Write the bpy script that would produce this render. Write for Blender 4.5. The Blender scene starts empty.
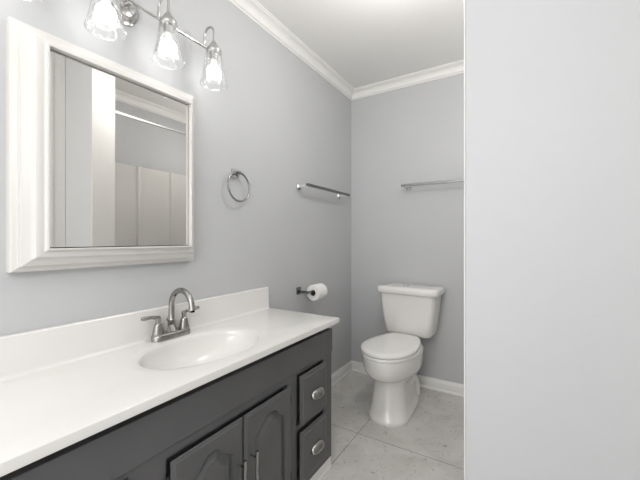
import bpy, bmesh, math, random
from mathutils import Vector, Matrix
from math import sin, cos, pi, radians, sqrt

S = bpy.context.scene
COL = S.collection
random.seed(4)

# ------------------------------------------------------------------ camera
CAM_H = 1.1414
cd = bpy.data.cameras.new('camera')
cd.sensor_fit = 'HORIZONTAL'
cd.sensor_width = 36.0
cd.lens = 328.0 / 640.0 * 36.0
cd.shift_y = -1.0 / 640.0
cd.clip_start = 0.02
cam = bpy.data.objects.new('camera', cd)
COL.objects.link(cam)
cam.location = (0, 0, CAM_H)
cam.rotation_euler = (radians(90), 0, radians(31.65))
S.camera = cam

# ------------------------------------------------------------------ world, light, exposure
S.view_settings.view_transform = 'Standard'
S.view_settings.look = 'None'
S.view_settings.gamma = 1.0
S.view_settings.use_curve_mapping = False
S.view_settings.exposure = 0.75
WORLD_STRENGTH = 1.5
BULB_STRENGTH = 4.5
FILL_NEAR_POWER = 14.0  # added fill behind the camera, no actual fixture
FILL_OVERHEAD_POWER = 7.0  # added overhead fill, no actual fixture
FILL_ALCOVE_POWER = 2.3  # added fill in the tub alcove, no actual fixture
wd = bpy.data.worlds.new('world')
S.world = wd
wd.use_nodes = True
bg = wd.node_tree.nodes['Background']
bg.inputs['Color'].default_value = (1.0, 0.995, 0.985, 1)
bg.inputs['Strength'].default_value = WORLD_STRENGTH


def area(name, loc, rot, sx, sy, power, color=(1, 1, 1)):
    l = bpy.data.lights.new(name, 'AREA')
    l.shape = 'RECTANGLE'
    l.size = sx
    l.size_y = sy
    l.energy = power
    l.color = color
    o = bpy.data.objects.new(name, l)
    COL.objects.link(o)
    o.location = loc
    o.rotation_euler = rot
    return o




def point(name, loc, power, radius, color):
    fl = bpy.data.lights.new(name, 'POINT')
    fl.energy = power
    fl.shadow_soft_size = radius
    fl.color = color
    flo = bpy.data.objects.new(name, fl)
    COL.objects.link(flo)
    flo.location = loc


point('added_fill_near', (-0.10, -0.45, 1.80), FILL_NEAR_POWER, 0.25, (1.0, 0.985, 0.965))  # unseen fill added behind the camera to brighten the partition and room
point('added_fill_overhead', (-0.40, 1.32, 2.14), FILL_OVERHEAD_POWER, 0.06, (1.0, 0.985, 0.965))  # unseen fill added under the ceiling to brighten the toilet end
point('added_fill_alcove', (0.15, 2.15, 2.0), FILL_ALCOVE_POWER, 0.10, (1.0, 0.985, 0.965))  # unseen fill added in the alcove to lift the tub and back wall

# ------------------------------------------------------------------ room numbers (metres)
XW = -1.268          # left wall
YB = 2.576           # back wall
ZC = 2.415           # ceiling
XT = 0.60            # wall behind the bath
YP0, YP1 = 0.985, 1.12   # partition
XP = -0.138          # partition end
XR = 0.245           # right wall by the door
YN = -1.15           # open doorway side


# ------------------------------------------------------------------ materials
def newmat(name):
    m = bpy.data.materials.new(name)
    m.use_nodes = True
    nt = m.node_tree
    return m, nt, nt.nodes['Principled BSDF']


def paint(name, col, rough=0.5, var=0.02, scale=6.0, bump=0.0, bscale=250.0, metal=0.0, coat=0.0, spec=0.5):
    m, nt, b = newmat(name)
    tc = nt.nodes.new('ShaderNodeTexCoord')
    n = nt.nodes.new('ShaderNodeTexNoise')
    n.inputs['Scale'].default_value = scale
    n.inputs['Detail'].default_value = 4
    r = nt.nodes.new('ShaderNodeValToRGB')
    r.color_ramp.elements[0].position = 0.3
    r.color_ramp.elements[1].position = 0.7
    r.color_ramp.elements[0].color = tuple(max(0, c * (1 - var)) for c in col) + (1,)
    r.color_ramp.elements[1].color = tuple(min(1, c * (1 + var)) for c in col) + (1,)
    nt.links.new(tc.outputs['Object'], n.inputs['Vector'])
    nt.links.new(n.outputs['Fac'], r.inputs['Fac'])
    nt.links.new(r.outputs['Color'], b.inputs['Base Color'])
    b.inputs['Roughness'].default_value = rough
    b.inputs['Metallic'].default_value = metal
    b.inputs['Coat Weight'].default_value = coat
    b.inputs['Specular IOR Level'].default_value = spec
    if bump > 0:
        n2 = nt.nodes.new('ShaderNodeTexNoise')
        n2.inputs['Scale'].default_value = bscale
        n2.inputs['Detail'].default_value = 3
        bp = nt.nodes.new('ShaderNodeBump')
        bp.inputs['Strength'].default_value = bump
        bp.inputs['Distance'].default_value = 0.002
        nt.links.new(tc.outputs['Object'], n2.inputs['Vector'])
        nt.links.new(n2.outputs['Fac'], bp.inputs['Height'])
        nt.links.new(bp.outputs['Normal'], b.inputs['Normal'])
    return m


M = {}
M['wall'] = paint('wall_paint', (0.515, 0.521, 0.532), 0.55, 0.012, 3.0, 0.15, 180)
M['ceiling'] = paint('ceiling_paint', (0.80, 0.79, 0.77), 0.8, 0.01, 3.0, 0.1, 120)
M['trim'] = paint('white_trim_paint', (0.79, 0.78, 0.76), 0.35, 0.01, 5.0)
M['frame'] = paint('cabinet_white_paint', (0.61, 0.598, 0.575), 0.35, 0.012, 6.0)
M['cab'] = paint('charcoal_paint', (0.098, 0.098, 0.100), 0.42, 0.05, 8.0, 0.12, 90)
M['counter'] = paint('cultured_marble', (0.75, 0.738, 0.718), 0.22, 0.012, 4.0, coat=0.15)
M['china'] = paint('vitreous_china', (0.80, 0.785, 0.76), 0.12, 0.008, 4.0, coat=0.3)
M['plastic'] = paint('white_plastic', (0.82, 0.81, 0.79), 0.2, 0.008, 4.0)
M['nickel'] = paint('brushed_nickel', (0.36, 0.352, 0.34), 0.24, 0.10, 60.0, metal=1.0)
M['satin'] = paint('satin_nickel', (0.50, 0.495, 0.485), 0.22, 0.06, 40.0, metal=1.0)
M['bright'] = paint('polished_metal', (0.88, 0.88, 0.87), 0.3, 0.03, 30.0, metal=1.0)
M['chrome'] = paint('chrome', (0.62, 0.62, 0.63), 0.1, 0.03, 30.0, metal=1.0)
M['darkmetal'] = paint('dark_nickel', (0.22, 0.22, 0.222), 0.25, 0.06, 40.0, metal=1.0)
M['paper'] = paint('tissue_paper', (0.86, 0.855, 0.84), 0.95, 0.015, 40.0, 0.5, 300)
M['card'] = paint('cardboard', (0.16, 0.13, 0.10), 0.9, 0.1, 40.0)
M['acrylic'] = paint('white_acrylic', (0.70, 0.69, 0.665), 0.25, 0.008, 3.0)
M['white_metal'] = paint('white_enamel', (0.70, 0.70, 0.69), 0.25, 0.01, 8.0)
M['black'] = paint('black_hinge_and_gap_shade', (0.012, 0.012, 0.012), 0.6, 0.1, 8.0)  # black hinges, and the shade painted into the mirror gap

# mirror
m, nt, b = newmat('mirror_silver')
b.inputs['Base Color'].default_value = (0.83, 0.82, 0.795, 1)
b.inputs['Metallic'].default_value = 1.0
b.inputs['Roughness'].default_value = 0.012
M['mirror'] = m

# floor tile
m, nt, b = newmat('floor_tile')
N, L = nt.nodes, nt.links
tc = N.new('ShaderNodeTexCoord')
mp = N.new('ShaderNodeMapping')
T = 0.80
mp.inputs['Location'].default_value = (0.822 + T, -(1.757 - 2 * T), 0)
br = N.new('ShaderNodeTexBrick')
br.offset = 0.0
br.squash = 1.0
br.inputs['Scale'].default_value = 1.0
br.inputs['Mortar Size'].default_value = 0.0022
br.inputs['Mortar Smooth'].default_value = 0.2
br.inputs['Brick Width'].default_value = T
br.inputs['Row Height'].default_value = T
br.inputs['Color1'].default_value = (0.62, 0.606, 0.58, 1)
br.inputs['Color2'].default_value = (0.61, 0.596, 0.57, 1)
br.inputs['Mortar'].default_value = (0.27, 0.26, 0.25, 1)
L.new(tc.outputs['Object'], mp.inputs['Vector'])
L.new(mp.outputs['Vector'], br.inputs['Vector'])
n1 = N.new('ShaderNodeTexNoise')
n1.inputs['Scale'].default_value = 38.0
n1.inputs['Detail'].default_value = 5
n1.inputs['Distortion'].default_value = 1.2
r1 = N.new('ShaderNodeValToRGB')
r1.color_ramp.elements[0].position = 0.28
r1.color_ramp.elements[0].color = (0.52, 0.50, 0.475, 1)
r1.color_ramp.elements[1].position = 0.40
r1.color_ramp.elements[1].color = (1, 1, 1, 1)
n2 = N.new('ShaderNodeTexNoise')
n2.inputs['Scale'].default_value = 5.0
n2.inputs['Detail'].default_value = 6
n2.inputs['Distortion'].default_value = 0.8
r2 = N.new('ShaderNodeValToRGB')
r2.color_ramp.elements[0].position = 0.3
r2.color_ramp.elements[0].color = (0.87, 0.865, 0.855, 1)
r2.color_ramp.elements[1].position = 0.65
r2.color_ramp.elements[1].color = (1.04, 1.04, 1.04, 1)
mx1 = N.new('ShaderNodeMixRGB')
mx1.blend_type = 'MULTIPLY'
mx1.inputs['Fac'].default_value = 0.8
mx2 = N.new('ShaderNodeMixRGB')
mx2.blend_type = 'MULTIPLY'
mx2.inputs['Fac'].default_value = 1.0
L.new(tc.outputs['Object'], n1.inputs['Vector'])
L.new(tc.outputs['Object'], n2.inputs['Vector'])
L.new(n1.outputs['Fac'], r1.inputs['Fac'])
L.new(n2.outputs['Fac'], r2.inputs['Fac'])
L.new(br.outputs['Color'], mx1.inputs['Color1'])
L.new(r1.outputs['Color'], mx1.inputs['Color2'])
L.new(mx1.outputs['Color'], mx2.inputs['Color1'])
L.new(r2.outputs['Color'], mx2.inputs['Color2'])
L.new(mx2.outputs['Color'], b.inputs['Base Color'])
b.inputs['Roughness'].default_value = 0.22
bp = N.new('ShaderNodeBump')
bp.invert = True
bp.inputs['Strength'].default_value = 0.5
bp.inputs['Distance'].default_value = 0.003
L.new(br.outputs['Fac'], bp.inputs['Height'])
L.new(bp.outputs['Normal'], b.inputs['Normal'])
M['tile'] = m

# clear seeded glass (thin wall)
m, nt, b = newmat('clear_seeded_glass')
N, L = nt.nodes, nt.links
N.remove(b)
out = N['Material Output']
tr = N.new('ShaderNodeBsdfTransparent')
tr.inputs['Color'].default_value = (0.95, 0.955, 0.96, 1)
gl = N.new('ShaderNodeBsdfGlossy')
gl.inputs['Roughness'].default_value = 0.06
gl.inputs['Color'].default_value = (0.95, 0.95, 0.95, 1)
lw = N.new('ShaderNodeLayerWeight')
lw.inputs['Blend'].default_value = 0.28
tc = N.new('ShaderNodeTexCoord')
vo = N.new('ShaderNodeTexVoronoi')
vo.inputs['Scale'].default_value = 55.0
bp = N.new('ShaderNodeBump')
bp.inputs['Strength'].default_value = 0.35
bp.inputs['Distance'].default_value = 0.004
ms = N.new('ShaderNodeMixShader')
L.new(tc.outputs['Object'], vo.inputs['Vector'])
L.new(vo.outputs['Distance'], bp.inputs['Height'])
L.new(bp.outputs['Normal'], gl.inputs['Normal'])
L.new(bp.outputs['Normal'], lw.inputs['Normal'])
L.new(lw.outputs['Facing'], ms.inputs['Fac'])
L.new(tr.outputs['BSDF'], ms.inputs[1])
L.new(gl.outputs['BSDF'], ms.inputs[2])
L.new(ms.outputs['Shader'], out.inputs['Surface'])
M['glass'] = m

# lit bulb
m, nt, b = newmat('lit_bulb')
b.inputs['Base Color'].default_value = (0.9, 0.9, 0.9, 1)
b.inputs['Emission Color'].default_value = (1.0, 0.97, 0.93, 1)
b.inputs['Emission Strength'].default_value = BULB_STRENGTH
M['bulb'] = m


# ------------------------------------------------------------------ mesh helpers (all shapes in world coordinates)
def root_loc(o):
    v = Vector((0, 0, 0))
    while o is not None:
        v += o.location
        o = o.parent
    return v


def obj(name, bm, mat, parent=None, smooth=None, bevel=0.0, bseg=2, solid=0.0, subsurf=0, loc=None):
    """links a bmesh (world coordinates) as one mesh object"""
    off = root_loc(parent) if parent else Vector(loc or (0, 0, 0))
    bmesh.ops.translate(bm, verts=bm.verts, vec=-off)
    bmesh.ops.recalc_face_normals(bm, faces=bm.faces)
    me = bpy.data.meshes.new(name)
    bm.to_mesh(me)
    bm.free()
    me.materials.append(mat)
    o = bpy.data.objects.new(name, me)
    COL.objects.link(o)
    if parent:
        o.parent = parent
    else:
        o.location = off
    if solid:
        md = o.modifiers.new('solid', 'SOLIDIFY')
        md.thickness = solid
        md.offset = 0
    if bevel:
        md = o.modifiers.new('bevel', 'BEVEL')
        md.width = bevel
        md.segments = bseg
        md.limit_method = 'ANGLE'
        md.angle_limit = radians(35)
    if subsurf:
        md = o.modifiers.new('sub', 'SUBSURF')
        md.levels = subsurf
        md.render_levels = subsurf
    return o


def shade(o, angle=40):
    me = o.data
    for p in me.polygons:
        p.use_smooth = True
    bm = bmesh.new()
    bm.from_mesh(me)
    lim = radians(angle)
    for e in bm.edges:
        if len(e.link_faces) == 2 and e.calc_face_angle(0) > lim:
            e.smooth = False
    bm.to_mesh(me)
    bm.free()
    return o


def thing(name, label, cat, loc, group=None):
    o = bpy.data.objects.new(name, None)
    o.empty_display_size = 0.05
    COL.objects.link(o)
    o.location = loc
    o['label'] = label
    o['category'] = cat
    if group:
        o['group'] = group
    return o


def tag(o, label, cat, group=None):
    o['label'] = label
    o['category'] = cat
    if group:
        o['group'] = group
    return o


def struct(name, bm, mat, bevel=0.0):
    o = obj(name, bm, mat, bevel=bevel)
    o['kind'] = 'structure'
    return o


def BM():
    return bmesh.new()


def box(bm, x0, x1, y0, y1, z0, z1):
    v = [bm.verts.new((x, y, z)) for z in (z0, z1) for y in (y0, y1) for x in (x0, x1)]
    for f in ((0, 1, 3, 2), (4, 6, 7, 5), (0, 4, 5, 1), (2, 3, 7, 6), (0, 2, 6, 4), (1, 5, 7, 3)):
        bm.faces.new([v[i] for i in f])
    return bm


def loft(bm, rings, cap0=True, cap1=True, closed=True):
    vs = [[bm.verts.new(p) for p in r] for r in rings]
    n = len(rings[0])
    for a, b_ in zip(vs[:-1], vs[1:]):
        for i in range(n if closed else n - 1):
            j = (i + 1) % n
            bm.faces.new((a[i], a[j], b_[j], b_[i]))
    if cap0:
        bm.faces.new(vs[0][::-1])
    if cap1:
        bm.faces.new(vs[-1])
    return bm


def frame_of(d):
    d = Vector(d).normalized()
    up = Vector((0, 0, 1)) if abs(d.z) < 0.9 else Vector((1, 0, 0))
    a = d.cross(up).normalized()
    return a, a.cross(d).normalized()


def tube(bm, pts, r, n=14, closed=False):
    """round tube along points with a steady frame; r number or list"""
    P = [Vector(p) for p in pts]
    k = len(P)
    rs = r if isinstance(r, (list, tuple)) else [r] * k
    rings = []
    prev = None
    for i in range(k):
        if closed:
            d = (P[(i + 1) % k] - P[i - 1]).normalized()
        else:
            d = (P[min(i + 1, k - 1)] - P[max(i - 1, 0)]).normalized()
        if prev is None:
            a, c = frame_of(d)
        else:
            a = prev - d * prev.dot(d)
            a.normalize()
            c = d.cross(a)
        prev = a
        rings.append([P[i] + a * (rs[i] * cos(2 * pi * j / n)) + c * (rs[i] * sin(2 * pi * j / n)) for j in range(n)])
    if closed:
        vs = [[bm.verts.new(p) for p in rr] for rr in rings]
        for i in range(k):
            A, B = vs[i], vs[(i + 1) % k]
            for j in range(n):
                bm.faces.new((A[j], A[(j + 1) % n], B[(j + 1) % n], B[j]))
        return bm
    return loft(bm, rings)


def lathe(bm, prof, c, axis='Z', n=32, cap0=True, cap1=True):
    """prof: list of (radius, offset along axis)"""
    c = Vector(c)
    rings = []
    for r, h in prof:
        ring = []
        for i in range(n):
            t = 2 * pi * i / n
            u, v = max(r, 1e-4) * cos(t), max(r, 1e-4) * sin(t)
            if axis == 'Z':
                p = Vector((u, v, h))
            elif axis == 'X':
                p = Vector((h, u, v))
            else:
                p = Vector((u, h, v))
            ring.append(c + p)
        rings.append(ring)
    return loft(bm, rings, cap0, cap1)


def extrude_profile(bm, prof, p0, p1, m0=0, m1=0):
    """prof in 2D (a outwards, b up) swept from p0 to p1; prof mapped by functions"""
    rings = [[p0(a, b_) for a, b_ in prof], [p1(a, b_) for a, b_ in prof]]
    return loft(bm, rings)


def arc(c, r, t0, t1, n, f):
    return [f(c[0] + r * cos(t0 + (t1 - t0) * i / n), c[1] + r * sin(t0 + (t1 - t0) * i / n)) for i in range(n + 1)]


# ================================================================== SETTING
struct('floor', box(BM(), XW - 0.1, XT + 0.1, YN, YB + 0.1, -0.06, 0.0), M['tile'])
struct('ceiling', box(BM(), XW - 0.1, XT + 0.1, YN, YB + 0.1, ZC, ZC + 0.06), M['ceiling'])
struct('wall_left', box(BM(), XW - 0.1, XW, YN, YB + 0.1, 0, ZC), M['wall'])
struct('wall_back', box(BM(), XW, XT + 0.1, YB, YB + 0.1, 0, ZC), M['wall'])
struct('wall_bath', box(BM(), XT, XT + 0.1, YP1, YB, 0, ZC), M['wall'])
struct('wall_partition', box(BM(), XP + 0.004, XT + 0.1, YP0, YP1, 0, ZC), M['wall'], 0.003)
struct('trim_1', box(BM(), XP, XP + 0.004, YP0, YP1, 0, ZC), M['trim'], 0.002)
struct('wall_right', box(BM(), XR, XR + 0.1, YN, YP0, 0, ZC), M['wall'])
# white casing at the end of the right wall, beside the partition
bm = BM()
box(bm, XR - 0.016, XR, 0.895, YP0 - 0.0003, 0, ZC)
box(bm, XR - 0.022, XR - 0.016, 0.895, 0.915, 0, ZC)
struct('trim_2', bm, M['trim'], 0.003)


# crown moulding
def crown_prof():
    d, p = 0.068, 0.060
    pr = [(0.0, -d), (0.007, -d), (0.009, -d + 0.008), (0.016, -d + 0.011)]
    for i in range(1, 7):
        t = i / 7
        pr.append((0.016 + (p - 0.028) * (1 - cos(t * pi / 2)), -d + 0.011 + (d - 0.026) * sin(t * pi / 2)))
    pr += [(p - 0.010, -0.014), (p - 0.006, -0.009), (p, -0.007), (p, 0.0), (0.0, 0.0)]
    return pr


CP = crown_prof()


def sweep_room(name, prof, z, runs, mat):
    for nm, p0, p1 in runs:
        bm = BM()
        extrude_profile(bm, prof, p0, p1)
        o = struct(nm, bm, mat)
        shade(o, 28)


sweep_room('crown', CP, ZC, [
    ('trim_3', lambda a, b_: (XW + a, YN, ZC + b_), lambda a, b_: (XW + a, YB - a, ZC + b_)),
    ('trim_4', lambda a, b_: (XW + a, YB - a, ZC + b_), lambda a, b_: (XT - a, YB - a, ZC + b_)),
    ('trim_5', lambda a, b_: (XT - a, YB - a, ZC + b_), lambda a, b_: (XT - a, YP1 + a, ZC + b_)),
], M['trim'])

# baseboards
bprof = [(0, 0), (0.020, 0), (0.020, 0.010), (0.016, 0.016), (0.012, 0.018), (0.012, 0.060), (0.010, 0.068), (0.006, 0.075), (0.004, 0.084), (0, 0.084)]
sweep_room('base', bprof, 0, [
    ('baseboard_left', lambda a, b_: (XW + a, 1.428, b_), lambda a, b_: (XW + a, YB - a, b_)),
    ('baseboard_back', lambda a, b_: (XW + a, YB - a, b_), lambda a, b_: (-0.16, YB - a, b_)),
    ('baseboard_partition', lambda a, b_: (XP, YP0 - a, b_), lambda a, b_: (XR - 0.022, YP0 - a, b_)),
], M['trim'])

# ================================================================== BATH ALCOVE (seen in the mirror)
tub = thing('bathtub', 'white bathtub in the alcove behind the partition wall', 'bathtub', (0.25, 1.84, 0))


def rrect(cx, cy, hx, hy, r, z, n=6):
    pts = []
    for (sx, sy, t0) in ((1, 1, 0), (-1, 1, pi / 2), (-1, -1, pi), (1, -1, 3 * pi / 2)):
        for i in range(n + 1):
            t = t0 + pi / 2 * i / n
            pts.append(Vector((cx + sx * (hx - r) + r * cos(t), cy + sy * (hy - r) + r * sin(t), z)))
    return pts


cx, cy = (-0.13 + 0.588) / 2, (YP1 + YB) / 2
hx, hy = (0.588 + 0.13) / 2, (YB - YP1) / 2 - 0.003
o = obj('tub_shell', loft(BM(), [rrect(cx, cy, hx, hy, 0.01, 0.0), rrect(cx, cy, hx, hy, 0.01, 0.36), rrect(cx, cy, hx - 0.005, hy - 0.005, 0.012, 0.375),
                                 rrect(cx, cy, hx - 0.06, hy - 0.07, 0.12, 0.375), rrect(cx, cy, hx - 0.075, hy - 0.09, 0.12, 0.36),
                                 rrect(cx, cy, hx - 0.11, hy - 0.16, 0.12, 0.12), rrect(cx, cy, hx - 0.16, hy - 0.22, 0.1, 0.08)]), M['acrylic'], tub)
shade(o)
bm = BM()
lathe(bm, [(0.001, 0.083), (0.03, 0.083), (0.033, 0.080)], (cx, cy + 0.35, 0.0), n=20)
obj('tub_drain', bm, M['nickel'], tub)

sur = thing('tub_surround', 'white ribbed tub surround panel seen in the mirror', 'tub surround', (XT - 0.01, 1.84, 0.375))
ZS = 1.803
bm = BM()
x0 = XT - 0.0005
prof = [(YP1 + 0.001, 0.012), (1.335, 0.012), (1.345, 0.024), (1.375, 0.024), (1.385, 0.012), (1.66, 0.012), (1.67, 0.028), (1.70, 0.028), (1.71, 0.012),
        (1.99, 0.012), (2.0, 0.028), (2.03, 0.028), (2.04, 0.012), (2.33, 0.012), (2.34, 0.024), (2.37, 0.024), (2.38, 0.012), (YB - 0.001, 0.012)]
loft(bm, [[(x0 - t, y, z) for y, t in prof] + [(x0, YB - 0.001, z), (x0, YP1 + 0.001, z)] for z in (0.375, ZS)])
obj('long_panel', bm, M['acrylic'], sur, bevel=0.004)
obj('end_panel', box(BM(), -0.09, XT - 0.03, YB - 0.012, YB - 0.0005, 0.375, ZS), M['acrylic'], sur, bevel=0.003)
obj('end_panel', box(BM(), -0.09, XT - 0.03, YP1 + 0.0005, YP1 + 0.012, 0.375, ZS), M['acrylic'], sur, bevel=0.003)

rod = thing('shower_rod', 'white shower curtain rod seen in the mirror', 'shower rod', (-0.05, 1.84, 2.0))
obj('rod_tube', tube(BM(), [(-0.05, YP1 + 0.004, 2.0), (-0.05, YB - 0.004, 2.0)], 0.0125, 16), M['white_metal'], rod)
for y, s in ((YP1, 1), (YB, -1)):
    bm = BM()
    lathe(bm, [(0.03, 0.0005 * s), (0.03, 0.006 * s), (0.018, 0.016 * s), (0.0135, 0.022 * s)], (-0.05, y, 2.0), 'Y', 20)
    obj('rod_flange', bm, M['white_metal'], rod)

# ================================================================== VANITY CABINET
XF = -0.812          # face
XD = -0.793          # door / drawer fronts
CY0, CY1 = 0.160, 1.425
ZCT = 0.744          # counter top height
ZCB = ZCT - 0.024
CM = 0.8025
van = thing('vanity_cabinet', 'charcoal painted vanity cabinet under the white counter', 'cabinet', ((XW + XF) / 2, CM, 0))
bm = BM()
bx0, bx1, bz0, bz1 = XW + 0.002, XF - 0.030, 0.061, ZCB - 0.001
loft(bm, [[(bx0 + d, CY0 + d, z), (bx1 - d, CY0 + d, z), (bx1 - d, CY1 - d, z), (bx0 + d, CY1 - d, z)] for d, z in ((0, bz0), (0, bz1 - 0.024), (0.014, bz1 - 0.024), (0.014, bz1), (0.020, bz1), (0.020, 0.30))])
obj('body', bm, M['cab'], van, bevel=0.0015)
# face frame: one sheet with openings behind the doors and drawers
bm = BM()
ycut = [CY0, 0.213, 0.432, 0.531, 1.065, 1.129, 1.348, CY1]
zcut = [0.061, 0.104, 0.3255, 0.347, 0.5515, 0.5655, ZCB - 0.025]
gv = [[bm.verts.new((XF, y, z)) for z in zcut] for y in ycut]
for i in range(7):
    for j in range(6):
        if (i == 3 and 1 <= j <= 3) or (i in (1, 5) and j in (1, 3, 4)):
            continue
        bm.faces.new((gv[i][j], gv[i + 1][j], gv[i + 1][j + 1], gv[i][j + 1]))
ex = bmesh.ops.extrude_face_region(bm, geom=list(bm.faces))
bmesh.ops.translate(bm, verts=[g for g in ex['geom'] if isinstance(g, bmesh.types.BMVert)], vec=(-0.0298, 0, 0))
obj('face_frame', bm, M['cab'], van)
obj('apron', box(BM(), XF - 0.002, XF + 0.004, CY0 - 0.004, CY1 + 0.004, 0.580, ZCB - 0.025), M['cab'], van, bevel=0.002)


def raised_panel(y0, y1, z0, z1):
    """drawer front: slab with a stepped, routed edge"""
    bm = BM()

    def rr(d, x):
        return [(x, y0 + d, z0 + d), (x, y1 - d, z0 + d), (x, y1 - d, z1 - d), (x, y0 + d, z1 - d)]
    loft(bm, [rr(0.018, XF + 0.0005), rr(0.018, XD - 0.0065), rr(0, XD - 0.006), rr(0.001, XD - 0.004), rr(0.016, XD - 0.001), rr(0.019, XD + 0.003)])
    return bm


def cathedral(y0, y1, z0, zs, rise, n=28):
    """outline (y, z) counter-clockwise from lower left; arched top"""
    pts = []
    k = 8
    for i in range(k):
        pts.append((y0 + (y1 - y0) * i / k, z0))
    for i in range(k):
        pts.append((y1, z0 + (zs - z0) * i / k))
    for i in range(n + 1):
        s = 1 - i / n
        c = abs(2 * s - 1)           # 1 at the shoulders, 0 in the middle
        if c > 0.90:
            h = 0.0
        elif c > 0.84:
            h = 0.012 * (0.90 - c) / 0.06
        else:
            t = (0.84 - c) / 0.84
            h = 0.012 + (rise - 0.012) * (0.5 - 0.5 * cos(pi * min(1, t * 1.12)))
        pts.append((y0 + (y1 - y0) * s, zs + h))
    for i in range(1, k):
        pts.append((y0, zs - (zs - z0) * i / k))
    return pts


def door_mesh(y0, y1, z0, z1):
    bm = BM()
    b0, b1 = y0 + 0.050, y1 - 0.043
    inner = cathedral(b0, b1, z0 + 0.055, z1 - 0.100, 0.056)
    yc, zc = (b0 + b1) / 2, (z0 + z1) / 2 - 0.02

    def ring(d, x):
        kx = 1 - d / ((b1 - b0) / 2)
        kz = 1 - d / ((z1 - z0) / 2 - 0.08)
        return [(x, yc + (y - yc) * kx, zc + (z - zc) * kz) for y, z in inner]
    # slab back and sides

    def rr(d, x):
        return [(x, y0 + d, z0 + d), (x, y1 - d, z0 + d), (x, y1 - d, z1 - d), (x, y0 + d, z1 - d)]
    rings = [rr(0.018, XF + 0.0005), rr(0.018, XD - 0.0065), rr(0, XD - 0.006), rr(0.001, XD - 0.004), rr(0.010, XD - 0.0015), rr(0.012, XD)]
    vs = [[bm.verts.new(p) for p in r] for r in rings]
    for a, c in zip(vs[:-1], vs[1:]):
        for i in range(4):
            bm.faces.new((a[i], a[(i + 1) % 4], c[(i + 1) % 4], c[i]))
    bm.faces.new(vs[0][::-1])
    ir = [ring(0, XD), ring(0.001, XD - 0.009), ring(0.007, XD - 0.009), ring(0.022, XD - 0.002), ring(0.024, XD - 0.001)]
    iv = [[bm.verts.new(p) for p in r] for r in ir]
    n = len(inner)
    for a, c in zip(iv[:-1], iv[1:]):
        for i in range(n):
            bm.faces.new((a[i], a[(i + 1) % n], c[(i + 1) % n], c[i]))
    bm.faces.new(iv[-1])
    edges = []
    for lp in (vs[-1], iv[0]):
        for i in range(len(lp)):
            e = bm.edges.get((lp[i], lp[(i + 1) % len(lp)]))
            edges.append(e)
    bmesh.ops.triangle_fill(bm, use_beauty=True, use_dissolve=False, edges=edges, normal=(1, 0, 0))
    return bm


def bar_pull(y, z0, z1, parent):
    p = obj('door_handle', tube(BM(), [(XD + 0.030, y, z0), (XD + 0.030, y, z1)], 0.006, 12), M['nickel'], parent)
    for z in (z1 - 0.022, z0 + 0.022):
        obj('handle_post', tube(BM(), [(XD - 0.001, y, z), (XD + 0.027, y, z)], 0.0042, 10), M['darkmetal'], parent)
    return p


def cup_pull(yc, zc, parent):
    bm = BM()
    hw, h, pr = 0.045, 0.030, 0.024
    NU, NV = 20, 10
    rings = []
    for i in range(NU + 1):
        u = pi * i / NU
        s = max(sin(u), 0.02) ** 0.55
        ring = []
        for j in range(NV + 1):
            v = (pi / 2 + 0.25) * j / NV
            ring.append((XD + 0.0015 + pr * s * sin(v), yc - hw * cos(u), zc - 0.013 + h * s * cos(v)))
        rings.append(ring)
    loft(bm, rings, False, False, closed=False)
    o = obj('drawer_pull', bm, M['nickel'], parent, solid=0.002)
    shade(o, 60)
    bm = BM()
    n = 28
    fl = []
    for k, x in ((1.08, XD + 0.0002), (1.08, XD + 0.0015), (1.0, XD + 0.0025)):
        fl.append([(x, yc + hw * k * cos(2 * pi * i / n), zc + 0.003 + 0.019 * k * sin(2 * pi * i / n)) for i in range(n)])
    loft(bm, fl)
    obj('pull_backplate', bm, M['nickel'], parent)
    return o


ZD0, ZD1 = 0.10, 0.546
for (y0, y1, yh) in ((0.536, 0.7995, 0.776), (0.8055, 1.069, 0.8335)):
    d = obj('door', door_mesh(y0, y1, ZD0, ZD1), M['cab'], van)
    bar_pull(yh, 0.284, 0.424, d)
    yhinge = y0 - 0.004 if y0 < 0.7 else y1 + 0.004
    for z in (ZD1 - 0.055, ZD0 + 0.075):
        obj('hinge', tube(BM(), [(XD - 0.010, yhinge, z - 0.016), (XD - 0.010, yhinge, z + 0.016)], 0.0045, 10), M['black'], d)
for (y0, y1) in ((1.134, 1.352), (0.218, 0.436)):
    for (z0, z1, zp) in ((0.343, 0.560, 0.452), (0.100, 0.320, 0.209)):
        d = obj('drawer', raised_panel(y0, y1, z0, z1), M['cab'], van)
        cup_pull((y0 + y1) / 2 + 0.012, zp, d)
# white toe board at the foot of the cabinet
bm = BM()
loft(bm, [[(XF - 0.014, y, 0.0), (XF + 0.004, y, 0.0), (XF + 0.003, y, 0.012), (XF - 0.001, y, 0.018), (XF - 0.002, y, 0.060), (XF - 0.014, y, 0.060)] for y in (CY0, CY1)])
struct('baseboard_cabinet', bm, M['trim'])
# hidden plinth inside carries the body
obj('plinth', box(BM(), XW + 0.03, XF - 0.016, CY0 + 0.001, CY1 - 0.002, 0, 0.0612), M['cab'], van)

# ================================================================== COUNTERTOP WITH BASIN
TY0, TY1 = 0.120, 1.462
TX0, TX1 = XW + 0.001, -0.786
top = thing('countertop', 'glossy white vanity countertop with an integral oval sink', 'countertop', ((TX0 + TX1) / 2, CM, ZCB))
SX, SY, AX, AY = -1.014, 0.826, 0.155, 0.236
NS = 96


def ell(k, z, ax=AX, ay=AY, dx=0.0):
    return [Vector((SX + dx + ax * k * cos(2 * pi * i / NS), SY + ay * k * sin(2 * pi * i / NS), z)) for i in range(NS)]


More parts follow.
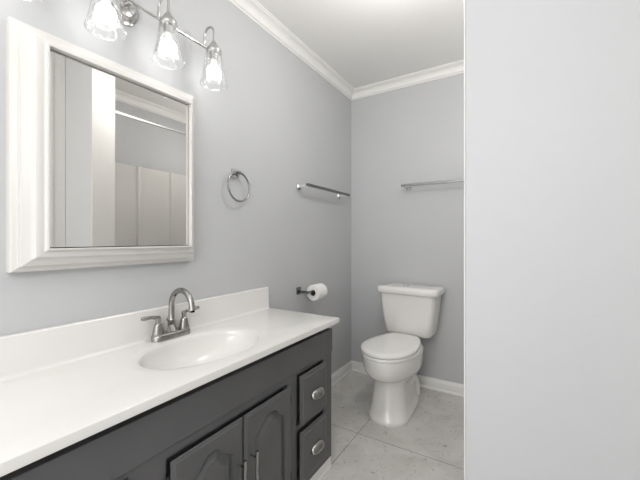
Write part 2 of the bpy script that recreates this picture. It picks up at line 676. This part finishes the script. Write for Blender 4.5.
rings = []
ks = [0.06, 0.15, 0.28, 0.42, 0.56, 0.68, 0.78, 0.86, 0.92, 0.96, 0.985, 1.0]
DEP = 0.125
for k in ks:
    zz = ZCT - 0.008 - DEP * (1 - k ** 2.6) ** 0.62
    rings.append(ell(k, zz, dx=-0.012 * (1 - k)))
rings += [ell(1.015, ZCT - 0.0055), ell(1.04, ZCT - 0.0040), ell(1.09, ZCT - 0.0022), ell(1.15, ZCT - 0.0006), ell(1.19, ZCT)]
# outer rectangle ring, rounded edge
rect = []
for i in range(NS):
    t = 2 * pi * i / NS
    dx, dy = cos(t) * AX, sin(t) * AY
    s = 1e9
    if dx > 1e-9: s = min(s, (TX1 - 0.004 - SX) / dx)
    if dx < -1e-9: s = min(s, (TX0 + 0.018 - SX) / dx)
    if dy > 1e-9: s = min(s, (TY1 - 0.004 - SY) / dy)
    if dy < -1e-9: s = min(s, (TY0 + 0.004 - SY) / dy)
    rect.append([SX + dx * s, SY + dy * s])
for cxn, cyn in ((TX1 - 0.004, TY1 - 0.004), (TX1 - 0.004, TY0 + 0.004), (TX0 + 0.018, TY1 - 0.004), (TX0 + 0.018, TY0 + 0.004)):
    j = min(range(NS), key=lambda i: (rect[i][0] - cxn) ** 2 + (rect[i][1] - cyn) ** 2)
    rect[j] = [cxn, cyn]


def grow(e, z):
    r = []
    for x, y in rect:
        xx = x + (e if x > TX1 - 0.0045 else 0) - (0.018 if x < TX0 + 0.0185 else 0) * (1 if e > 0 else 0)
        yy = y + (e if y > TY1 - 0.0045 else 0) - (e if y < TY0 + 0.0045 else 0)
        r.append(Vector((xx, yy, z)))
    return r


rings += [grow(0, ZCT), grow(0.003, ZCT - 0.0008), grow(0.004, ZCT - 0.003), grow(0.004, ZCB)]
bm = BM()
loft(bm, rings, True, False)
o = obj('counter_slab', bm, M['counter'], top)
shade(o, 50)
# backsplash with a coved foot
bm = BM()
bs = [(0.0, -0.001), (0.030, -0.001), (0.024, 0.003), (0.0205, 0.010), (0.019, 0.116), (0.016, 0.120), (0.0, 0.120)]
loft(bm, [[(TX0 + a, y, ZCT + b_) for a, b_ in bs] for y in (TY0, TY1 - 0.004)])
o = obj('backsplash', bm, M['counter'], top)
shade(o, 35)
bm = BM()
zd = ZCT - 0.008 - DEP
lathe(bm, [(0.001, 0.005), (0.013, 0.005), (0.019, 0.004), (0.022, 0.0015), (0.023, -0.004)], (SX - 0.012, SY, zd + 0.001), n=24)
o = obj('drain', bm, M['nickel'], top)
shade(o)

# ================================================================== FAUCET
FX, FY = -1.213, 0.818
fau = thing('bathroom_faucet', 'brushed nickel two-handle gooseneck faucet behind the oval sink', 'faucet', (FX, FY, ZCT))


def stadium(hx, hy, z, n=10):
    pts = []
    for i in range(n + 1):
        t = pi * i / n
        pts.append((FX + hx * cos(t), FY + (hy - hx) + hx * sin(t), z))
    for i in range(n + 1):
        t = pi + pi * i / n
        pts.append((FX + hx * cos(t), FY - (hy - hx) + hx * sin(t), z))
    return pts


bm = BM()
loft(bm, [stadium(0.027, 0.083, ZCT + 0.0002), stadium(0.0265, 0.0825, ZCT + 0.018), stadium(0.023, 0.079, ZCT + 0.024), stadium(0.019, 0.075, ZCT + 0.026)])
o = obj('base_plate', bm, M['nickel'], fau)
shade(o, 35)
bm = BM()
pts = [(FX, FY, ZCT + 0.02), (FX, FY, ZCT + 0.070), (FX, FY, ZCT + 0.073), (FX, FY, ZCT + 0.100), (FX, FY, ZCT + 0.130)]
rs = [0.0195, 0.0140, 0.0118, 0.0114, 0.0112]
for i in range(1, 15):
    t = pi - pi * i / 15 * 1.02
    pts.append((FX + 0.064 + 0.064 * cos(t), FY, ZCT + 0.130 + 0.064 * sin(t)))
    rs.append(0.0110)
pts += [(FX + 0.129, FY, ZCT + 0.126), (FX + 0.130, FY, ZCT + 0.121)]
rs += [0.0135, 0.0140]
o = obj('spout', tube(bm, pts, rs, 18), M['nickel'], fau)
shade(o, 40)
bm = BM()
tube(bm, [(FX + 0.130, FY, ZCT + 0.122), (FX + 0.1305, FY, ZCT + 0.115)], 0.0110, 14)
obj('aerator', bm, M['darkmetal'], fau)
for s in (-1, 1):
    hy_ = FY + s * 0.058
    bm = BM()
    lathe(bm, [(0.0205, 0.022), (0.0205, 0.030), (0.0175, 0.044), (0.0145, 0.060), (0.0125, 0.066), (0.0095, 0.069), (0.0095, 0.080), (0.0108, 0.084), (0.0100, 0.093), (0.004, 0.097)], (FX, hy_, ZCT), n=24)
    h = obj('handle', bm, M['nickel'], fau)
    shade(h, 35)
    lv = tube(BM(), [(FX, hy_, ZCT + 0.086), (FX + 0.002, hy_ + s * 0.012, ZCT + 0.093), (FX + 0.004, hy_ + s * 0.030, ZCT + 0.096), (FX + 0.006, hy_ + s * 0.058, ZCT + 0.098), (FX + 0.006, hy_ + s * 0.068, ZCT + 0.098)],
              [0.0085, 0.0075, 0.0066, 0.0078, 0.0070], 12)
    o = obj('lever', lv, M['nickel'], h)
    shade(o, 50)
bm = BM()
lathe(bm, [(0.003, 0.02), (0.003, 0.062), (0.0065, 0.064), (0.0075, 0.074), (0.004, 0.079)], (FX - 0.021, FY, ZCT), n=14)
o = obj('lift_rod', bm, M['darkmetal'], fau)
shade(o)

# ================================================================== MIRROR CABINET
my0, my1, mz0, mz1 = 0.330, 0.941, 1.045, 1.774
iy0, iy1, iz0, iz1 = 0.4055, 0.8885, 1.1135, 1.7085
mir = thing('medicine_cabinet', 'white framed mirror cabinet on the wall left of the towel ring', 'mirror', (XW, (my0 + my1) / 2, mz0))
XI, XMR = -1.180, -1.199
bd = 0.0735


def frame_ring(k, x):
    """k = 0 at the inner edge, 1 at the outer edge"""
    a0, a1 = iy0 + (my0 - iy0) * k, iy1 + (my1 - iy1) * k
    c0, c1 = iz0 + (mz0 - iz0) * k, iz1 + (mz1 - iz1) * k
    return [(x, a0, c0), (x, a1, c0), (x, a1, c1), (x, a0, c1)]


prof = [(0.0, XMR - 0.002), (0.0, XI - 0.003), (0.02, XI), (0.07, XI), (0.09, XI - 0.006), (0.15, XI - 0.011), (0.26, XI - 0.013), (0.38, XI - 0.016), (0.46, XI - 0.025), (0.52, XI - 0.029),
        (0.74, XI - 0.036), (0.76, XI - 0.042), (0.80, XI - 0.043), (0.82, XI - 0.049), (0.86, XI - 0.051), (0.95, XI - 0.054), (1.0, XI - 0.060), (1.0, XW + 0.0005), (0.0, XW + 0.0005)]
bm = BM()
vs = [[bm.verts.new(p) for p in frame_ring(k, x)] for k, x in prof]
for i in range(len(vs)):
    A, B = vs[i], vs[(i + 1) % len(vs)]
    for j in range(4):
        bm.faces.new((A[j], A[(j + 1) % 4], B[(j + 1) % 4], B[j]))
o = obj('frame', bm, M['frame'], mir)
shade(o, 25)
obj('mirror_gap_shade', box(BM(), XMR - 0.012, XMR - 0.004, iy0 - 0.001, iy1 + 0.001, iz0 - 0.001, iz1 + 0.001), M['black'], mir)  # black sheet behind the pane, standing in for shade in the gap
obj('mirror_pane', box(BM(), XMR - 0.005, XMR, iy0 + 0.003, iy1 - 0.003, iz0 + 0.003, iz1 - 0.003), M['mirror'], mir)

# ================================================================== VANITY LIGHT
LX, LZ = -1.146, 2.0
XBAR = -1.208
lys = (0.322, 0.540, 0.760, 0.976)
LC = sum(lys) / 4
vl = thing('vanity_light', 'brushed metal bar vanity light with clear glass bell shades above the mirror', 'wall light', (XW, LC, LZ))
bm = BM()
lathe(bm, [(0.061, 0.0005), (0.061, 0.010), (0.054, 0.016), (0.046, 0.018), (0.040, 0.020), (0.036, 0.026), (0.014, 0.030), (0.010, 0.034), (0.010, 0.063)], (XW, LC, LZ), 'X', 36)
o = obj('canopy', bm, M['satin'], vl)
shade(o, 35)
obj('bar', tube(BM(), [(XBAR, lys[0] - 0.012, LZ), (XBAR, lys[-1] + 0.012, LZ)], 0.0058, 14), M['satin'], vl)
for ly in lys:
    R = (LX - XBAR) / 2
    pts = [(XBAR, ly, LZ)] + [(XBAR, ly, LZ + 0.020), (XBAR, ly, LZ + 0.034)]
    pts += arc(((XBAR + LX) / 2, LZ + 0.044), R, pi, 0, 14, lambda a, c: (a, ly, c))
    pts += [(LX, ly, LZ + 0.028), (LX, ly, LZ + 0.012), (LX, ly, LZ - 0.004)]
    o = obj('arm', tube(BM(), pts, 0.0048, 12), M['satin'], vl)
    shade(o, 60)
    bm = BM()
    lathe(bm, [(0.006, 0.006), (0.009, 0.0), (0.020, -0.018), (0.030, -0.030), (0.032, -0.038), (0.030, -0.044), (0.018, -0.046), (0.018, -0.078)], (LX, ly, LZ), n=28)
    o = obj('socket', bm, M['satin'], vl)
    shade(o, 35)
    bm = BM()
    lathe(bm, [(0.031, -0.034), (0.033, -0.045), (0.036, -0.070), (0.041, -0.105), (0.048, -0.145), (0.055, -0.172), (0.0585, -0.184), (0.0575, -0.186), (0.0535, -0.172), (0.0465, -0.145)][:8], (LX, ly, LZ), n=40, cap0=False, cap1=False)
    o = obj('glass_shade', bm, M['glass'], vl)
    shade(o, 70)
    bm = BM()
    prof = [(0.0165, -0.1035)]
    for i in range(1, 13):
        t = i / 12 * pi * 0.80
        prof.append((0.0305 * sin(0.2 * pi + t), -0.130 + 0.0305 * cos(0.2 * pi + t)))
    lathe(bm, prof, (LX, ly, LZ), n=28)
    o = obj('light_bulb', bm, M['bulb'], vl)
    shade(o, 80)
    bm = BM()
    lathe(bm, [(0.0125, -0.077), (0.0130, -0.084), (0.0150, -0.094), (0.0168, -0.1034)], (LX, ly, LZ), n=24)
    shade(obj('bulb_collar', bm, M['plastic'], o), 60)

# ================================================================== TOWEL RING
RX, RY = -1.238, 1.212
ring = thing('towel_ring', 'round metal towel ring on the wall right of the mirror cabinet', 'towel ring', (XW, RY, 1.487))
o = obj('wall_plate', box(BM(), XW + 0.0003, XW + 0.008, RY - 0.022, RY + 0.022, 1.459, 1.503), M['chrome'], ring, bevel=0.002)
o = obj('post', box(BM(), XW + 0.007, RX + 0.010, RY - 0.009, RY + 0.009, 1.472, 1.488), M['darkmetal'], ring, bevel=0.002)
Rr = 0.0745
pts = [(RX + 0.004 * (1 - cos(t)), RY + Rr * sin(t), 1.405 + Rr * cos(t) + 0.004) for t in [2 * pi * i / 64 for i in range(64)]]
o = obj('ring_hoop', tube(BM(), pts, 0.0052, 10, closed=True), M['nickel'], ring)
shade(o, 80)

# ================================================================== TOWEL BARS
def towel_bar(axis, a0, a1, zb, off, label, e0, e1):
    """axis 'Y': on the left wall; 'X': on the back wall"""
    def P(u, d, z):          # u along the wall, d out from it
        return (XW + d, u, z) if axis == 'Y' else (u, YB - d, z)

    def bx(u0, u1, d0, d1, z0, z1):
        p, q = P(u0, d0, z0), P(u1, d1, z1)
        return box(BM(), min(p[0], q[0]), max(p[0], q[0]), min(p[1], q[1]), max(p[1], q[1]), z0, z1)
    t = thing('towel_bar', label, 'towel bar', P((a0 + a1) / 2, 0, zb), 'square towel bars')
    obj('rail', bx(a0, a1, off - 0.009, off + 0.009, zb - 0.009, zb + 0.009), M['darkmetal'], t, bevel=0.0015)
    for u in (a0 + e0, a1 - e1):
        p = obj('post', bx(u - 0.009, u + 0.009, 0.006, off - 0.006, zb - 0.014, zb + 0.006), M['bright'], t, bevel=0.002)
        obj('post_plate', bx(u - 0.021, u + 0.021, 0.0003, 0.008, zb - 0.026, zb + 0.016), M['chrome'], p, bevel=0.002)
    return t


towel_bar('Y', 1.770, 2.377, 1.495, 0.078, 'square metal towel bar on the left wall above the paper roll', 0.010, 0.04)
towel_bar('X', -0.800, -0.190, 1.555, 0.076, 'square metal towel bar on the back wall above the toilet', 0.036, 0.036)

# ================================================================== TOILET PAPER
PX, PZ = -1.190, 0.781
hold = thing('toilet_paper_holder', 'dark metal toilet paper holder on the left wall beside the counter', 'paper holder', (XW, 1.785, 0.80))
obj('wall_plate', box(BM(), XW + 0.0003, XW + 0.009, 1.758, 1.803, 0.775, 0.822), M['darkmetal'], hold, bevel=0.002)
bm = BM()
box(bm, XW + 0.008, PX + 0.008, 1.772, 1.788, 0.785, 0.801)
o = obj('post', bm, M['darkmetal'], hold, bevel=0.002)
obj('roll_arm', tube(BM(), [(PX, 1.773, 0.793), (PX, 1.955, 0.793)], 0.0075, 14), M['darkmetal'], hold)
roll = thing('toilet_paper_roll', 'white toilet paper roll on the holder by the counter end', 'toilet paper', (PX, 1.842, PZ))
bm = BM()
R0, R1, ya, yb = 0.0195, 0.053, 1.842, 1.945
prof = [(R0, ya), (R1 - 0.003, ya), (R1, ya + 0.003), (R1, yb - 0.003), (R1 - 0.003, yb), (R0, yb)]
n = 40
rg = [[(PX + r * cos(2 * pi * i / n), y, PZ + r * sin(2 * pi * i / n)) for i in range(n)] for r, y in prof]
vs = [[bm.verts.new(p) for p in r] for r in rg]
for k in range(len(vs)):
    A, B = vs[k], vs[(k + 1) % len(vs)]
    for i in range(n):
        bm.faces.new((A[i], A[(i + 1) % n], B[(i + 1) % n], B[i]))
o = obj('paper', bm, M['paper'], roll)
shade(o)
bm = BM()
lathe(bm, [(0.0195, 1.841), (0.0195, 1.946)], (PX, 0, PZ), 'Y', 30, False, False)
obj('cardboard_core', bm, M['card'], roll, solid=0.001)

# ================================================================== TOILET
TX = -0.700
toi = thing('toilet', 'white two-piece toilet with closed lid against the back wall', 'toilet', (TX, 2.45, 0))
NT = 56


def egg(w, yf, yb, z, nf=2.0, nb=2.6, dx=0.0):
    ym = yf + (yb - yf) * 0.56
    pts = []
    for i in range(NT):
        t = 2 * pi * i / NT
        c, s = cos(t), sin(t)
        if s <= 0:
            e, ln = nf, ym - yf
        else:
            e, ln = nb, yb - ym
        pts.append((TX + dx + w * math.copysign(abs(c) ** (2 / e), c), ym + ln * math.copysign(abs(s) ** (2 / e), s), z))
    return pts


def ped(r, yc, yb, z, wb=0.09):
    """pedestal outline: round nose of radius r about yc, then narrowing towards the wall"""
    pts = []
    for i in range(NT):
        t = 2 * pi * i / NT
        c, s_ = cos(t), sin(t)
        if s_ <= 0:
            pts.append((TX + r * c, yc + r * 1.02 * s_, z))
        else:
            k = abs(s_) ** (2 / 3.2)
            w = r + (wb - r) * k
            pts.append((TX + w * math.copysign(abs(c) ** (2 / 3.2), c), yc + (yb - yc) * k, z))
    return pts


def bowlring(w, yf, yb, z, k0=0.42):
    pts = []
    for x, y, zz in egg(w, yf, yb, z, 2.1, 3.0):
        k = max(0.0, (y - 2.10) / (yb - 2.10))
        pts.append((TX + (x - TX) * (1 - k0 * k ** 1.5), y, zz))
    return pts


B = BM()
loft(B, [ped(0.128, 2.052, 2.46, 0.0, 0.11), ped(0.130, 2.052, 2.46, 0.010, 0.11), ped(0.129, 2.052, 2.46, 0.022, 0.11), ped(0.121, 2.056, 2.455, 0.030, 0.10),
         ped(0.112, 2.060, 2.45, 0.085), ped(0.105, 2.064, 2.45, 0.150), ped(0.102, 2.068, 2.45, 0.200), ped(0.106, 2.074, 2.45, 0.232),
         ped(0.120, 2.080, 2.45, 0.252, 0.10), bowlring(0.146, 1.908, 2.45, 0.268), bowlring(0.163, 1.876, 2.45, 0.288), bowlring(0.174, 1.856, 2.46, 0.312),
         bowlring(0.180, 1.847, 2.44, 0.340), bowlring(0.183, 1.842, 2.44, 0.370), bowlring(0.184, 1.840, 2.44, 0.400), bowlring(0.184, 1.840, 2.44, 0.406), bowlring(0.180, 1.845, 2.435, 0.411)])
o = obj('bowl', B, M['china'], toi)
shade(o, 60)
# trapway swelling on both sides
for s in (-1, 1):
    bm = BM()
    pts = [(TX + s * 0.054, 2.10, 0.06), (TX + s * 0.062, 2.17, 0.16), (TX + s * 0.066, 2.26, 0.20), (TX + s * 0.068, 2.34, 0.14), (TX + s * 0.070, 2.39, 0.035)]
    P = []
    for i in range(len(pts) - 1):
        for j in range(5):
            P.append(Vector(pts[i]).lerp(Vector(pts[i + 1]), j / 5))
    P.append(Vector(pts[-1]))
    for _ in range(4):
        P = [P[0]] + [(P[i - 1] + P[i] * 2 + P[i + 1]) / 4 for i in range(1, len(P) - 1)] + [P[-1]]
    o = obj('trapway', tube(bm, P, [0.028 + 0.012 * sin(pi * i / (len(P) - 1)) for i in range(len(P))], 16), M['china'], toi)
    shade(o, 80)
# seat
bm = BM()
loft(bm, [bowlring(0.177, 1.842, 2.350, 0.4125, 0.28), bowlring(0.181, 1.838, 2.352, 0.416, 0.28), bowlring(0.181, 1.838, 2.352, 0.426, 0.28), bowlring(0.177, 1.842, 2.350, 0.431, 0.28)])
o = obj('seat', bm, M['plastic'], toi)
shade(o, 40)
bm = BM()


def lidring(d, z):
    """egg front, straight taper to a wide straight hinge edge"""
    pts = []
    yf, ys, yb, w, wb = 1.838 + d, 2.065, 2.370 - d, 0.176 - d, 0.124 - d
    for i in range(NT):
        t = 2 * pi * i / NT
        c, s_ = cos(t), sin(t)
        if s_ <= 0:
            pts.append((TX + w * math.copysign(abs(c) ** 0.96, c), ys + (ys - yf) * s_, z))
        else:
            k = abs(s_) ** 0.62
            # width follows a gentle curve from w to wb, corner rounded by the superellipse
            ww = w + (wb - w) * (k ** 1.5)
            pts.append((TX + ww * math.copysign(abs(c) ** 0.42, c), ys + (yb - ys) * k, z))
    return pts


loft(bm, [lidring(0.006, 0.4335), lidring(0.001, 0.437), lidring(0.0, 0.445), lidring(0.003, 0.452), lidring(0.012, 0.4565), lidring(0.05, 0.4585)])
o = obj('seat_lid', bm, M['plastic'], toi)
shade(o, 40)
for s in (-1, 1):
    o = obj('hinge', tube(BM(), [(TX + s * 0.055, 2.335, 0.426), (TX + s * 0.095, 2.335, 0.426)], 0.012, 14), M['plastic'], toi)
    shade(o, 50)


# tank
def tankring(hw, y0, y1, z, r=0.035, crown=0.012):
    pts = rrect(TX, (y0 + y1) / 2, hw, (y1 - y0) / 2, r, z, 7)
    out = []
    for p in pts:
        if p.y < (y0 + y1) / 2:
            p.y -= crown * (1 - ((p.x - TX) / hw) ** 2)
        out.append(p)
    return out


YT = YB - 0.014
bm = BM()
loft(bm, [tankring(0.150, 2.398, YT - 0.01, 0.432, 0.03), tankring(0.167, 2.384, YT, 0.442, 0.04), tankring(0.175, 2.377, YT, 0.462, 0.045), tankring(0.188, 2.368, YT, 0.55), tankring(0.199, 2.362, YT, 0.64), tankring(0.206, 2.358, YT, 0.736)])
o = obj('tank', bm, M['china'], toi)
shade(o, 50)
bm = BM()
loft(bm, [tankring(0.210, 2.354, YT, 0.7365), tankring(0.225, 2.344, YT + 0.004, 0.740), tankring(0.228, 2.340, YT + 0.006, 0.748, 0.04), tankring(0.229, 2.339, YT + 0.006, 0.768, 0.04), tankring(0.226, 2.343, YT + 0.004, 0.781, 0.04), tankring(0.218, 2.354, YT - 0.004, 0.788, 0.04), tankring(0.17, 2.39, YT - 0.03, 0.790, 0.03)])
o = obj('tank_lid', bm, M['china'], toi)
shade(o, 60)
bm = BM()
lathe(bm, [(0.026, 0.787), (0.026, 0.793), (0.023, 0.795), (0.022, 0.7935), (0.020, 0.7945), (0.001, 0.7955)], (TX - 0.03, 2.462, 0), n=30)
o = obj('flush_button', bm, M['chrome'], toi)
shade(o, 35)
# supply hose behind the right of the bowl, up to the tank
bm = BM()
tube(bm, [(TX - 0.105, 2.46, 0.44), (TX - 0.105, 2.465, 0.39), (TX - 0.115, 2.49, 0.32), (TX - 0.12, 2.52, 0.24), (TX - 0.12, 2.54, 0.205)], 0.0055, 10)
obj('supply_hose', bm, M['nickel'], toi)
bm = BM()
tube(bm, [(TX - 0.12, YB - 0.001, 0.195), (TX - 0.12, YB - 0.045, 0.195)], 0.011, 12)
lathe(bm, [(0.026, -0.001), (0.026, -0.006), (0.012, -0.010)], (TX - 0.12, YB, 0.195), 'Y', 20)
obj('stop_valve', bm, M['chrome'], toi)

toi.location = (TX - 0.014, 2.437, 0)
toi.rotation_euler = (0, 0, -radians(2.8))
